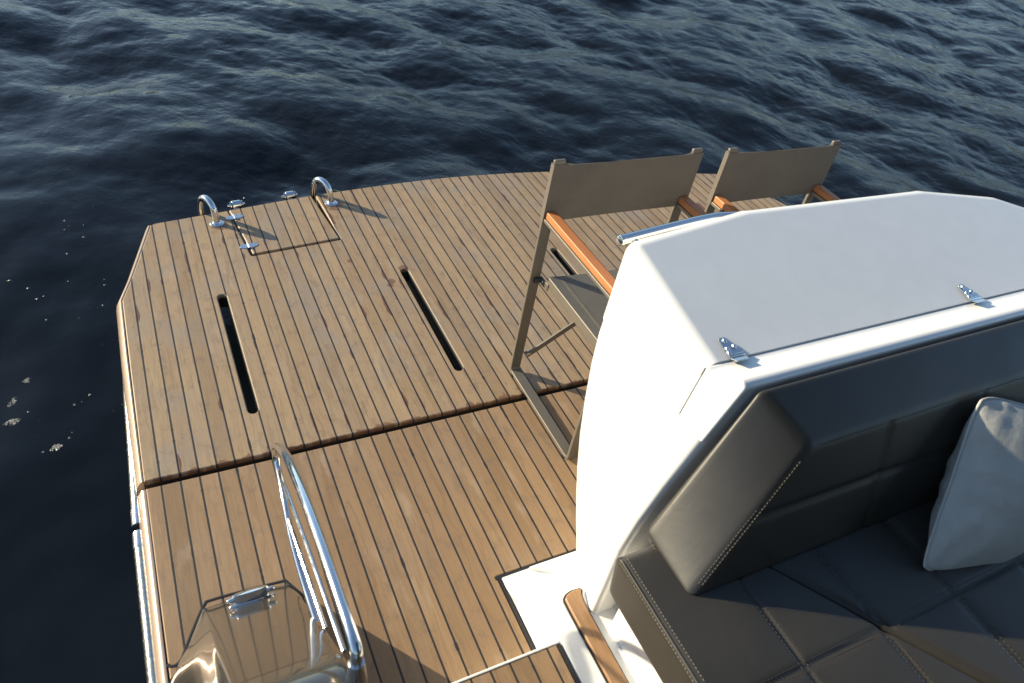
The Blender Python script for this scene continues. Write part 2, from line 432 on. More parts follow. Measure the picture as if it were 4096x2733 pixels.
quads = np.stack([ii[:-1, :-1], ii[1:, :-1], ii[1:, 1:], ii[:-1, 1:]], -1).reshape(-1, 4)
# outer apron of the same sheet, out to the horizon
B = 4000.0
ring_in = np.concatenate([ii[:, 0], ii[-1, 1:], ii[::-1, -1][1:], ii[0, ::-1][1:-1]])
pin = co[ring_in]
cx, cy = (ext[0] + ext[1]) / 2, (ext[2] + ext[3]) / 2
tris_off = len(co); rings = [ring_in]
for s, z in ((1.25, 0.0), (3.0, 0.0), (20., 0.), (600., 0.)):
    pr = np.stack([cx + (pin[:, 0] - cx) * s, cy + (pin[:, 1] - cy) * s, np.zeros(len(pin)) + z], -1)
    rings.append(np.arange(len(pr)) + tris_off); co = np.concatenate([co, pr]); tris_off += len(pr)
ap = []
for r0, r1 in zip(rings[:-1], rings[1:]):
    ap.append(np.stack([r0, r1, np.roll(r1, -1), np.roll(r0, -1)], -1))
quads = np.concatenate([quads] + ap)
me = bpy.data.meshes.new('water')
me.vertices.add(len(co)); me.vertices.foreach_set('co', co.astype(np.float32).ravel())
me.loops.add(quads.size); me.loops.foreach_set('vertex_index', quads.astype(np.int32).ravel())
me.polygons.add(len(quads)); me.polygons.foreach_set('loop_start', (np.arange(len(quads)) * 4).astype(np.int32))
me.polygons.foreach_set('use_smooth', np.ones(len(quads), bool))
me.update(calc_edges=True); me.validate(); me.materials.append(M['water'])
if me.polygons[0].normal.z < 0: me.flip_normals()
water = bpy.data.objects.new('water', me); COL.objects.link(water); water.location = (0, 0, WATER_Z)
tag(water, 'dark blue rippled sea water around the boat', 'water', kind='structure')

# unseen wooded shore, added to darken low reflections in the water
hv, hf = [], []
nh = 360
for i in range(nh):
    a = 2 * math.pi * i / nh
    hh = 26 + 9 * math.sin(3 * a + 1) + 6 * math.sin(7 * a + .4) + 3 * math.sin(17 * a) + 2.2 * math.sin(53 * a) + random.uniform(-1.5, 1.5)
    for r_, z_ in ((250, -2), (254, hh * .55), (270, hh), (420, hh * 1.1), (700, 5)):
        hv.append((math.cos(a) * r_, math.sin(a) * r_, z_))
for i in range(nh):
    for k in range(4):
        j = (i + 1) % nh; hf.append((i * 5 + k, j * 5 + k, j * 5 + k + 1, i * 5 + k + 1))
t = NT('wooded_slope'); n = t.noise(t.obj(), .12, 6.0, .7)
t.set(Base_Color=t.mix(n, (0.030, 0.040, 0.016), (0.085, 0.095, 0.040)), Roughness=.9, Normal=t.bump(n, 1.0, 6.0)); M['wood'] = t.m
o = MB().add(hv, hf).build('unseen_hills', M['wood'], angle=60); tag(o, 'unseen low wooded ring added far off to darken reflections in the water', 'unseen_hills', kind='structure')

# foam afloat
def bubble(mb, x, y, z, r):
    mb.lathe((x, y, z - .2 * r), (0, 0, 1), [(r, 0), (r * .92, r * .35), (r * .66, r * .62), (r * .3, r * .78), (0, r * .82)], 8)
fb = MB()
def scatter(n, x0, x1, y0, y1, rmin, rmax, keep=None):
    k = 0
    while k < n:
        x, y = random.uniform(x0, x1), random.uniform(y0, y1)
        if keep and not keep(x, y): continue
        k += 1
        r = rmin + (rmax - rmin) * random.random() ** 3.5
        z = wz(x, y)
        bubble(fb, x, y, z, r)
        if r > .5 * rmax:
            for _ in range(3):
                a = random.uniform(0, 6.3); bubble(fb, x + math.cos(a) * r * 1.1, y + math.sin(a) * r, z, r * .6)
scatter(105, -.62, -.06, .60, 1.75, .0013, .0062)
scatter(28, -.35, 0.0, 1.2, 3.6, .002, .005)
scatter(36, .35, 1.5, 1.9, 3.2, .0015, .0075)
scatter(14, 1.02, 1.2, .35, 1.0, .003, .007)
scatter(6, .25, .40, .35, .9, .003, .006)
o = fb.build('foam_bubbles', M['foam'], angle=60); tag(o, 'small foam bubbles scattered over the dark water', 'foam', kind='stuff')
for (x, y, rx, ry, lab) in [(-.387, 1.035, .034, .017, 'oval foam patch, the one farthest from the camera among the four left of the hull'),
                            (-.445, .925, .026, .030, 'largest foam patch, a two lobed one at the left edge of the water'),
                            (-.449, .805, .030, .018, 'foam patch below the two lobed patch at the left edge of the water'),
                            (-.304, .612, .020, .017, 'foam patch nearest to the camera and to the rub rail, floating alone')]:
    fm = MB(); z = wz(x, y)
    n = 150
    for i in range(n):
        a = random.uniform(0, 6.283); q = math.sqrt(random.random())
        bubble(fm, x + rx * q * math.cos(a) * (1 + .3 * math.sin(2 * a)), y + ry * q * math.sin(a), z + .0015, random.uniform(.0012, .0036) * (1.2 - .5 * q))
    o = fm.build('foam_patch', M['foam'], angle=60); tag(o, lab, 'foam patch', 'foam patches beside the hull')
rd = MB(); pth = catmull([(1.16, 2.33, 0), (1.21, 2.315, .004), (1.25, 2.27, .002), (1.275, 2.235, 0)], 5)
rd.tube([(p.x, p.y, wz(p.x, p.y) + .006 + p.z) for p in pth], .0028, 6)
o = rd.build('floating_reed', M['reed']); tag(o, 'thin green reed stem floating by the aft edge of the teak platform', 'reed')

# ------------------------------------------------------------------ swim platform (aft, hydraulic)
platform = empty('swim_platform', (1.79, .8, -.06), 'weathered grey brown teak swim platform with long drain slots and a curved aft edge', 'swim platform')
aft = catmull([(.895, 1.560), (1.2, 1.592), (1.574, 1.617), (1.95, 1.612), (2.315, 1.582), (2.84, 1.515), (3.215, 1.415)], 6)
notch = [(.164, 1.441), (.491, 1.494), (.527, 1.124), (.531, 1.1145), (.540, 1.1135), (.918, 1.1565), (.9335, 1.160), (.935, 1.168), (.915, 1.562)]
out = [(.008, .004), (3.572, .004), (3.572, .92), (3.53, 1.06)] + [(p.x, p.y) for p in aft[::-1]][:0]
edge_left = [(.055, 1.058), (.012, .925)]
outline = [(.008, .006), (3.572, .006), (3.572, .925), (3.525, 1.058), (3.416, 1.33), (3.36, 1.385)] + \
          [(p.x, p.y) for p in aft[::-1] if p.x > .93] + [(.915, 1.563), (.935, 1.168), (.9335, 1.160), (.918, 1.1565), (.540, 1.1135), (.531, 1.1145), (.527, 1.124), (.491, 1.494), (.18, 1.446), (.160, 1.437)] + edge_left
def capsule(x0, x1, y0, y1, n=7):
    r = (x1 - x0) / 2; cxx = (x0 + x1) / 2
    return [(cxx + r * math.cos(math.pi * i / n), y1 - r + r * math.sin(math.pi * i / n)) for i in range(n + 1)] + \
           [(cxx - r * math.cos(math.pi * i / n), y0 + r - r * math.sin(math.pi * i / n)) for i in range(n + 1)]
slots = [capsule(P * k - .034, P * k + .001, .196, .874) for k in (7, 21, 35, 49, 60)]
slab(outline, slots, 0, .017, .004).build('teak_planking', M['teak_far'], platform, smooth=False)
base_o = [(x, y - .012 if y > .9 else y) for x, y in outline]
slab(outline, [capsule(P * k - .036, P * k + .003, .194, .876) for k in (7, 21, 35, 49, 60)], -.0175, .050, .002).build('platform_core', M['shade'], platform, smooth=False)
def edge_strip(path, prof, closed=False):
    rings = []; n = len(path)
    for i, p in enumerate(path):
        p = Vector(p); a = Vector(path[max(i - 1, 0)]); b = Vector(path[min(i + 1, n - 1)])
        if i == 0: nn = (b - p)
        elif i == n - 1: nn = (p - a)
        else: nn = (p - a).normalized() + (b - p).normalized()
        nn.normalize(); nr = Vector((-nn.y, nn.x))           # left of travel
        rings.append([(p.x + nr.x * u, p.y + nr.y * u, w) for u, w in prof])
    return MB().loft(rings, True, True)
sp = [(.1575, 1.434), (.0535, 1.056), (.0105, .925), (.0065, .6), (.0065, .008)]
edge_strip(sp, [(.0005, -.002), (-.004, -.001), (-.010, -.006), (-.022, -.028), (-.028, -.055), (-.02, -.075), (.0005, -.075)]).build('edge_trim', M['strip'], platform, angle=50)
edge_strip([(3.5735, .008), (3.5735, .925), (3.527, 1.058)], [(.0005, -.002), (-.004, -.001), (-.010, -.006), (-.022, -.028), (-.028, -.055), (-.02, -.075), (.0005, -.075)]).build('edge_trim', M['strip'], platform, angle=50)
# rub rail along the platform
def rub_path(ya, yb, n=14):
    ys = [ya + (yb - ya) * i / n for i in range(n + 1)]
    xo = lambda y: np.interp(y, [-3, -.6, -.2, .0, .25, .5, .66, .76], [-.030, -.030, -.029, -.024, -.016, -.010, -.002, .016])
    return [(float(xo(y)), y, -.098) for y in ys]
MB().tube(rub_path(.76, -.02), [.006] + [.021] * 14, 16).build('rub_rail', M['rub'], platform)

# hatch in the platform
hatch = empty('ladder_hatch', (.72, 1.33, 0), 'hinged teak hatch lid set into the aft edge of the platform between two steel handles', 'hatch')
lid_o = fillet([(.5385, 1.1265), (.9295, 1.1705), (.893, 1.561), (.4985, 1.497)], [.012, .006, .004, .004])
slab(lid_o, [], .0, .018, .004).build('hatch_lid', M['teak_far'], hatch, smooth=False)
def butterfly(c, d, parent):
    c = Vector(c); d = Vector((*d, 0)).normalized(); s = Vector((-d.y, d.x, 0)); mb = MB()
    for sg in (-1, 1):
        pl = [(0, .017), (.018, .0165), (.034, .010), (.039, .006), (.039, -.006), (.034, -.010), (.018, -.0165), (0, -.017)]
        ring = lambda z: [c + d * (sg * a) + s * b + Vector((0, 0, z)) for a, b in pl]
        mb.loft([ring(.0), ring(.0022)], True, True)
    h = mb.build('hinge', M['chrome'], parent, bevel=.0006, seg=1)
    k = MB(); k.tube([c - s * .018 + Vector((0, 0, .004)), c + s * .018 + Vector((0, 0, .004))], .0046, 12)
    k.build('knuckle', M['chrome'], h)
    for sg in (-1, 1):
        for a, b in ((.013, .009), (.013, -.009), (.029, 0)):
            MB().lathe(c + d * (sg * a) + s * b + Vector((0, 0, .0022)), (0, 0, 1), [(.0034, 0), (.003, .0008), (0, .0012)], 10).build('screw', M['rub'], h)
    return h
butterfly((.512, 1.432, 0), (.99, .12), hatch); butterfly((.5315, 1.190, 0), (.99, .12), hatch)

# grab handles
def grab(base, aftdir, lab):
    e = empty('grab_handle', base, lab, 'handle', 'bent steel grab handles on the aft edge')
    b = Vector(base); d = Vector((*aftdir, 0)).normalized()
    pts = [b, b + Vector((0, 0, .035)) + d * .004, b + d * .014 + Vector((0, 0, .070)), b + d * .040 + Vector((0, 0, .092)), b + d * .072 + Vector((0, 0, .095)),
           b + d * .104 + Vector((0, 0, .076)), b + d * .119 + Vector((0, 0, .03)), b + d * .122 + Vector((0, 0, -.02)), b + d * .122 + Vector((0, 0, -.10))]
    MB().tube(catmull(pts, 6), .0150, 18).build('tube', M['chrome'], e)
    f = MB().lathe(b, (0, 0, 1), [(.031, 0), (.031, .002), (.0285, .0042), (.020, .006), (.0165, .010), (.0152, .012)], 28).build('flange', M['chrome'], e)
    for i in range(4):
        a = .6 + i * math.pi / 2
        MB().lathe(b + Vector((math.cos(a) * .0225, math.sin(a) * .0225, .0040)), (0, 0, 1), [(.0036, 0), (.0033, .0012), (0, .0016)], 10).build('screw', M['rub'], f)
    return e
grab((.430, 1.395, 0), (-.42, .91), 'bent steel grab handle left of the ladder hatch, nearer the platform corner')
grab((.971, 1.474, 0), (-.50, .87), 'bent steel grab handle right of the ladder hatch')
# boarding ladder tucked under the hatch: only its two pivot brackets show
lad = empty('boarding_ladder', (.66, 1.58, -.02), 'stowed boarding ladder whose two round steel pivots peek over the aft edge behind the hatch', 'ladder')
for (x, y) in ((.538, 1.546), (.795, 1.586)):
    mb = MB(); a = Vector((.988, .154, 0))
    c = Vector((x, y, -.006))
    mb.tube([c - a * .021, c + a * .021], .0215, 20)
    b_ = mb.build('pivot', M['chrome'], lad, bevel=.003, seg=2)
    for s in (-1, 1):
        mb = MB(); prof = [(.0060, .023), (.017, .0245), (.017, .029), (.0068, .0295), (.0065, .040), (.004, .041)]
        mb.lathe(c, a * s, prof, 16).build('bolt', M['chrome'], b_)
    MB().hexa([c + Vector(q) for q in [(-.012, -.04, -.12), (.012, -.04, -.12), (.012, .01, -.12), (-.012, .01, -.12), (-.012, -.04, -.012), (.012, -.04, -.012), (.012, .004, -.012), (-.012, .004, -.012)]]).build('bracket', M['chrome'], lad, bevel=.002)

# ------------------------------------------------------------------ boat deck
deck = empty('boat_deck', (1.0, -.4, -.06), 'oiled teak aft deck of the boat between the dark cross seam and the cockpit', 'boat deck')
dk = [(.012, -.666), (.012, -.0215), (3.565, -.0215), (3.565, -.660), (.906, -.660), (.906, -1.02), (.012, -1.02)]
slab(dk, [], 0, .05, .003).build('teak_planking', M['teak_near'], deck, smooth=False)
cb = MB()
cb.box(.899, 3.56, -.672, -.6605, -.01, .0012); cb.box(.9065, .917, -.93, -.6722, -.01, .0012)
cb.build('caulk_border', M['black'], deck, smooth=False)
MB().box(.0, 3.57, -.60, .02, -.10, -.055).build('deck_core', M['shade'], deck, smooth=False)
pr = [(.0055, -.002), (.001, -.0005), (-.008, -.005), (-.020, -.026), (-.027, -.055), (-.02, -.085), (.0055, -.085)]
edge_strip([(.0055, -.024), (.004, -.3), (.002, -.6), (.0, -1.2), (.0, -3.0)], pr).build('edge_trim', M['strip'], deck, angle=50)
edge_strip([(3.566, -3.), (3.566, -.024)], pr).build('edge_trim', M['strip'], deck, angle=50)
rr = rub_path(-.165, -3.0, 8)
MB().tube(rr, .021, 16).build('rub_rail', M['rub'], deck)
for ya, yb in ((-.016, -.082), (-.106, -.166)):
    MB().tube(rub_path(ya, yb, 3), .0232, 18).build('rail_cap', M['chrome'], deck, bevel=.003, seg=2)
hl = MB()
for i, (ya, yb, yo) in enumerate(((.0, -3.0, 0),)):
    prof = lambda y, s: [(s * 0 + x, y, z) for x, z in ((.02, -.08), (-.012, -.12), (-.004, -.35), (.08, -.75), (.6, -.9), (2.9, -.9), (3.5, -.75), (3.58, -.35), (3.585, -.12), (3.55, -.08))]
    hl.loft([prof(y, 1) for y in (-.02, -.6, -1.5, -3.0)], True, True)
hl.build('hull_side', M['hull'], deck, angle=40)

# cockpit step
step = empty('cockpit_step', (.66, -1.6, 0), 'raised teak step with a thin white nosing at the bottom edge of the deck', 'step')
slab([(.383, -.9335), (.954, -.9335), (.954, -3.0), (.383, -3.0)], [], .06, .03, .002).build('teak_tread', M['teak_step'], step, smooth=False)
MB().box(.383, .966, -.9325, -.925, -.01, .062).build('nosing', M['gelcoat'], step, bevel=.002, seg=2)
MB().box(.9545, .9655, -3.0, -.9335, .02, .0612).build('caulk_border', M['black'], step, smooth=False)
MB().box(.383, .966, -3.0, -.934, -.01, .0285).build('step_core', M['gelcoat'], step, smooth=False)

# white sill beside the step
sill = empty('side_sill', (1.05, -1.2, 0), 'white moulded sill with a teak strip at the foot of the white cabinet', 'sill')
rows = []
def zprof(y): 
    t_ = min(max((-.695 - y) / .11, 0), 1); return .006 + (.0595 - .006) * t_ * t_ * (3 - 2 * t_)
ys = [-.673, -.695, -.71, -.725, -.74, -.755, -.77, -.785, -.80, -.81, -.82, -.84, -.86, -.88, -.90, -.915, -.925, -.94, -1.0, -1.2, -1.6, -3.0]
for y in ys:
    x0 = .918 if y > -.926 else .9662
    rows.append([(x0 + .004, y, -.02), (x0, y, zprof(y) - .006), (x0 + .004, y, zprof(y)), (x0 + .05, y, zprof(y) + .001), (1.02, y, zprof(y) + .001), (1.10, y, zprof(y) + .001), (1.24, y, zprof(y) + .001), (1.24, y, -.02)])
MB().loft(rows, True, True).build('moulding', M['gelcoat'], sill, angle=40)
MB().hexa([(1.004, -.6745, .0), (1.30, -.6745, .0), (1.30, -.83, .0), (1.14, -.765, .0), (1.004, -.6745, .022), (1.30, -.6745, .022), (1.30, -.83, .022), (1.14, -.765, .022)]).build('corner_block', M['gelcoat'], sill, bevel=.006, seg=4)
stp = fillet([(1.037, -.828), (1.050, -.8175), (1.070, -.812), (1.0985, -.8145), (1.089, -.83), (1.084, -.86), (1.083, -1.1), (1.081, -3.0), (1.036, -3.0), (1.037, -1.084), (1.036, -.857)], [.004, .005, .01, .004, .008, .02, .0, .0, 0, 0, .02], 4)
sstrip = slab(stp, [], .073, .030, .003)
sstrip.v = [(x, y, z + zprof(y) - .0595) for x, y, z in sstrip.v]
sstrip.build('teak_strip', M['teak_strip'], sill, smooth=False)
so = offset_poly([Vector(p) for p in (stp if area(stp) > 0 else stp[::-1])], -.006)
bs = slab(so, [], .0635, .02, .001); bs.v = [(x, y, z + zprof(y) - .0595) for x, y, z in bs.v]
bs.build('caulk_border', M['black'], sill, smooth=False)

# ------------------------------------------------------------------ bulwark end (champagne)
bul = empty('bulwark', (.2, -1.2, 0), 'glossy champagne coloured bulwark end sloping down to the deck beside the steel rail', 'bulwark')
def zs(y):
    z = (-.475 - y) * 1.098; top = .592
    k = .014; z = -k * math.log(math.exp(-z / k) + math.exp(-top / k)) if z > 0 else z
    return max(z, -.004)
rings = []
for y in [-.455, -.468, -.476, -.485, -.50, -.52, -.545, -.575, -.60, -.64, -.68, -.72, -.76, -.80, -.84, -.88, -.92, -.95, -.98, -1.0, -1.02, -1.04, -1.06, -1.09, -1.13, -1.2, -1.4, -1.8, -3.0]:
    z = zs(y)
    f = float(np.interp(y, [-3, -.9, -.68, -.615, -.593, -.46, -.40], [-.006, -.006, .0, .014, .045, .118, .155]))
    cr = float(np.interp(y, [-3, -.93, -.74, -.46], [.145, .140, .132, .122])); cr = max(cr, f + .004)
    tr = float(np.interp(y, [-3, -1.03, -.83, -.63, -.53, -.455], [.362, .360, .355, .345, .336, .322]))
    br = float(np.interp(y, [-3, -.8, -.56, -.53, -.475, -.455], [.386, .384, .376, .362, .335, .324]))
    lift = .02 if y < -.6 else .0
    prof = [(f, -.02), (f, .0 + .002), (f + (cr - f) * .40, z * .36), (cr - .007, z * .955), (cr + .007, z + .0), (cr + .05, z + .002), ((cr + tr) / 2, z + .003), (tr - .04, z + .002), (tr - .005, z - .002), (tr + (br - tr) * .25, z * .90 - .002), (br - .004, z * .25), (br, .001), (br, -.02)]
    pp = chaikin([(px, y, pz) for px, pz in prof], 2)
    rings.append(pp)
MB().loft(rings, True, True).build('moulding', M['champagne'], bul, angle=80)
ck = catmull([(.010, -.596, 0), (.017, -.604, 0), (.030, -.605, 0), (.042, -.596, 0), (.052, -.578, 0), (.085, -.515, 0), (.116, -.463, 0), (.135, -.4555, 0), (.22, -.4575, 0), (.322, -.464, 0), (.331, -.466, 0), (.345, -.49, 0), (.366, -.527, 0), (.381, -.56, 0), (.389, -.75, 0), (.390, -1.0, 0)], 5)
edge_strip([(p.x, p.y) for p in ck], [(.003, -.01), (.003, .0012), (-.001, .0016), (-.004, .001), (-.004, -.01)]).build('caulk_border', M['black'], bul, smooth=False)

# cleat
sn = Vector((0, .66, 1)).normalized(); su = Vector((0, -1, 1.098)).normalized()
cc = Vector((.233, -.537, (-.475 + .537) * 1.098 + .006))
cl = empty('pop_up_cleat', cc, 'oval polished steel pop up cleat on the sloping bulwark end', 'cleat')
MB().lathe(cc, sn, [(1, -.012), (1, .002), (.94, .0042), (.5, .0045), (0, .0045)], 32, sx=.058, ref=(1, 0, 0), sy=.0140).build('base_plate', M['chrome'], cl)
MB().lathe(cc, sn, [(.97, .004), (.98, .022), (1, .0235), (1, .027), (.95, .0295), (.5, .0305), (0, .031)], 36, sx=.046, ref=(1, 0, 0), sy=.0115).build('body', M['chrome'], cl, angle=30)
for s in (-1, 1):
    MB().tube([cc + Vector((s * .040, 0, 0)) + sn * .016, cc + Vector((s * .054, 0, 0)) + sn * .0165, cc + Vector((s * .060, 0, 0)) + sn * .0165], [.0075, .0075, .004], 12).build('horn', M['chrome'], cl)

# hand rail
rail = empty('hand_rail', (.356, -.8, .35), 'polished steel hand rail loop rising over the sloping bulwark end', 'hand rail')
RX = .357
xyz_ = [(RX, y, z) for y, z in [(-1.055, .60), (-1.05, .66), (-1.035, .700), (-.92, .690), (-.79, .668), (-.66, .634), (-.53, .582), (-.44, .526), (-.375, .470), (-.328, .415), (-.318, .378)]]
xyz_ += [(.356, -.336, .352), (.354, -.385, .341), (.349, -.46, .338), (.344, -.55, .326), (.345, -.66, .312), (.350, -.78, .305)]
rpts = catmull(xyz_, 6)
MB().tube(rpts, [.0114 if i < 58 else max(.0085, .0114 - (i - 58) * .00028) for i in range(len(rpts))], 20).build('tube', M['chrome'], rail)
MB().tube([(.356, -.352, .352), (.358, -.66, .452), (.359, -.965, .530)], .0052, 10).build('rod', M['chrome'], rail)
MB().tube([(.347, -.485, .334), (.351, -.66, .362), (.355, -.835, .385)], .0052, 10).build('rod', M['chrome'], rail)
MB().tube([(RX, -1.055, .585), (RX, -1.050, .66)], [.021, .0145], 18).build('rail_foot', M['chrome'], rail)

# ------------------------------------------------------------------ cabinet (white console)
cab = empty('white_cabinet', (1.85, -.7, 0), 'white gelcoat cabinet with a hinged lid standing between the deck chairs and the sofa', 'cabinet')
def xl(y, z):
    a = 1.188 + .010 * (1 - z); b = float(np.interp(z, [0, .43, .60, .78, .94, 1.0], [1.085, 1.082, 1.125, 1.188, 1.250, 1.255]))
    t_ = min(max((-.46 - y) / .435, 0), 1) ** 2; return a * (1 - t_) + b * t_
def outl(z, ya, zfun=None):
    pts = [(xl(ya, z), ya), (1.590, ya + .053), (2.296, ya + .043), (2.60, ya - .020), (2.82, ya - .13), (2.84, -.896), (xl(-.896, z), -.896)]
    return pts
rings = []
for z, ya in [(-.005, -.668), (.05, -.638), (.10, -.598), (.18, -.552), (.27, -.514), (.38, -.480), (.50, -.455), (.62, -.437), (.72, -.430), (.775, -.432)]:
    rings.append([(x, y, z) for x, y in fillet(outl(z, ya), [.05, .03, .03, .05, .05, .05, .030], 7)])
MB().loft(rings, True, True).build('body', M['gelcoat'], cab, angle=50)
def lidz(y): return .93 + .100 * (y + .805) / .355
LO = [(xl(-.444, 1.) - .008, -.446), (1.590, -.393), (2.296, -.403), (2.60, -.466), (2.82, -.585), (2.84, -.8055), (xl(-.8055, .93) - .020, -.8055)]
lid = MB(); top = [(x, y, lidz(y)) for x, y in LO]; bot = [((xl(y + (.014 if y > -.5 else 0), .78) - .003 if x < 1.3 else x), y + (.014 if y > -.5 else 0), .7785) for x, y in LO]
lid.loft([bot, top], True, True)
lo = lid.build('lid', M['gelcoat'], cab, bevel=.040, seg=7, bevel_above=.86, angle=75)
# fixed rim behind the hinge line
rim = MB(); xa = xl(-.81, 1.)
def sec(f): return [(f(y, z), y, z) for y, z in ((-.8075, .7785), (-.8075, .9275), (-.820, .925), (-.834, .929), (-.870, .938), (-.884, .939), (-.896, .930), (-.898, .7785))]
rs = [sec(lambda y, z: xl(y, z) - (.018 if z > .9 and y > -.83 else .0)), sec(lambda y, z: xl(y, z) + .03), sec(lambda y, z: 2.80), sec(lambda y, z: 2.84)]
rim.loft(rs, True, True).build('rim', M['gelcoat'], cab, bevel=.009, seg=4, bevel_above=.9, angle=60)
M['gasket'] = plain('lid_seal', (0.42, 0.39, 0.34), 0.6)
xt, xb = xl(-.8065, .93) - .0195, xl(-.8065, .78) - .0022
gl = lambda z: xb + (xt - xb) * (z - .7785) / (.93 - .7785)
def strip_box(z0, z1): return MB().hexa([(gl(z0), -.8076, z0), (2.7, -.8076, z0), (2.7, -.8054, z0), (gl(z0), -.8054, z0), (gl(z1), -.8076, z1), (2.7, -.8076, z1), (2.7, -.8054, z1), (gl(z1), -.8054, z1)])
strip_box(.780, .899).build('gap_filler', M['gelcoat'], cab, smooth=False)  # added white filler, closes the gap so no dark line shows below the hinge
strip_box(.8995, .921).build('gasket', M['gasket'], cab, smooth=False)
def strap(x, parent):
    slope = .100 / .355
    up = Vector((0, -slope, 1)).normalized(); al = Vector((0, 1, slope)).normalized(); c = Vector((x, -.805, lidz(-.805) + .003))
    def ring(pts, z): return [c + Vector((a, 0, 0)) + al * b + up * z for a, b in pts]
    mb = MB(); pl = [(-.019, .004), (.026, .004), (.025, .014), (.006, .048), (.001, .052), (-.013, .052), (-.018, .048)]
    mb.loft([ring(pl, 0), ring(pl, .0028)], True, True)
    h = mb.build('hinge', M['chrome'], parent, bevel=.0008, seg=1)
    MB().tube([c + Vector((-.019, 0, .0035)), c + Vector((.025, 0, .0035))], .0048, 12).build('knuckle', M['chrome'], h)
    mb = MB(); up2 = Vector((0, .36, 1)).normalized(); al2 = Vector((0, -1, .36)).normalized()
    pl = [(-.019, .003), (.024, .003), (.022, .024), (-.014, .024)]
    r2 = lambda z: [c + Vector((a, 0, 0)) + al2 * b + up2 * z for a, b in pl]
    mb.loft([r2(0), r2(.0026)], True, True); mb.build('leaf', M['chrome'], h, bevel=.0008, seg=1)
    for a, b in ((-.006, .042), (-.011, .021), (.011, .023), (-.012, .010)):
        MB().lathe(c + Vector((a, 0, 0)) + al * b + up * .0028, up, [(.0062, 0), (.0058, .0030), (.0036, .0054), (0, .0062)], 14).build('screw', M['chrome'], h)
strap(1.288, cab); strap(2.140, cab)
# towel rail on the aft side
rp = catmull([(1.256, -.353, .95), (1.44, -.328, .95), (1.60, -.310, .95), (1.70, -.320, .95), (1.85, -.330, .95), (2.2, -.340, .95), (2.50, -.41, .95)], 6)
ra = MB().tube(rp, .0145, 20).build('aft_rail', M['chrome'], cab)
MB().lathe((1.2545, -.3533, .95), (-.986, -.166, 0), [(.0150, -.012), (.0155, -.001), (.0150, .003), (.012, .0045), (0, .005)], 24).build('end_cap', M['chrome'], ra)
for x, y in ((1.30, -.342), (1.9, -.328), (2.4, -.38)):
    MB().tube([(x, y, .95), (x, y - .10, .935)], .008, 10).build('standoff', M['chrome'], ra)

# ------------------------------------------------------------------ sofa
sofa = empty('sofa', (1.7, -1.4, 0), 'grey vinyl cockpit sofa with quilted seat and pale stitching', 'sofa')
MB().box(1.120, 2.84, -2.3, -.937, .0, .398).build('base', M['gelcoat'], sofa, bevel=.015)
SEAMS_X = [1.206, 1.440, 1.684, 1.93, 2.17, 2.41]; SEAMS_Y = [-1.345, -1.60, -1.86]
def quilt(zt):
    def f(p, ax, side):
        if ax == 2 and side == 1:
            d = min([abs(p.x - s) for s in SEAMS_X] + [abs(p.y - s) for s in SEAMS_Y])
            p = p.copy(); p.z -= .0045 * math.exp(-(d / .007) ** 2) + .002 * math.exp(-(d / .035) ** 2)
            p.z -= .0025 * math.exp(-((p.x - .9755) / .0035) ** 2)
        return p
    return f
gap = lambda y: 1.303 + (-1.138 - y) * .692
zt = .572
left = cushion([(.985, -2.2, .400), (gap(-2.2) - .003, -2.2, .400), (gap(-.985) - .003, -.985, .400), (.992, -.985, .400), (.962, -2.2, zt), (gap(-2.2) - .003, -2.2, zt), (gap(-.985) - .003, -.985, zt), (.966, -.985, zt)], .0075, .022, .004, quilt(zt))
lc = left.build('seat_cushion', M['vinyl'], sofa, angle=180)
right = cushion([(gap(-2.2) + .003, -2.2, .400), (2.84, -2.2, .400), (2.84, -.985, .400), (gap(-.985) + .003, -.985, .400), (gap(-2.2) + .003, -2.2, zt), (2.84, -2.2, zt), (2.84, -.985, zt), (gap(-.985) + .003, -.985, zt)], .0085, .016, .004, quilt(zt))
rc = right.build('seat_cushion', M['vinyl'], sofa, angle=180)
st = MB()
for sx, dz in ((.9665, -.0055), (.9845, .0005)):
    stitches(st, [(sx, -1.0 - .05 * i, zt + dz) for i in range(16)], (-.4, 0, 1))
st.build('stitching', M['stitch'], lc)
def seam_st(lo_, hi_, inside):
    s = MB()
    for q in SEAMS_X:
        for o_ in (-.008, .008):
            pts = [(q + o_, -1.08 - .04 * i, zt + .0005) for i in range(14)]
            for a, b in zip(pts[:-1], pts[1:]):
                if inside(a) and inside(b): stitches(s, [a, b], (0, 0, 1), .008, .005, .0005)
    for q in SEAMS_Y[:2]:
        for o_ in (-.008, .008):
            pts = [(lo_ + .04 * i, q + o_, zt + .0005) for i in range(int((hi_ - lo_) / .04))]
            for a, b in zip(pts[:-1], pts[1:]):
                if inside(a) and inside(b): stitches(s, [a, b], (0, 0, 1), .008, .005, .0005)
    return s
M['dark_stitch'] = plain('dark_thread', (0.055, 0.054, 0.052), 0.7)
seam_st(1.0, 2.1, lambda p: .99 < p[0] < gap(p[1]) - .02).build('stitching', M['dark_stitch'], lc)
seam_st(1.2, 2.55, lambda p: p[0] > gap(p[1]) + .02).build('stitching', M['dark_stitch'], rc)
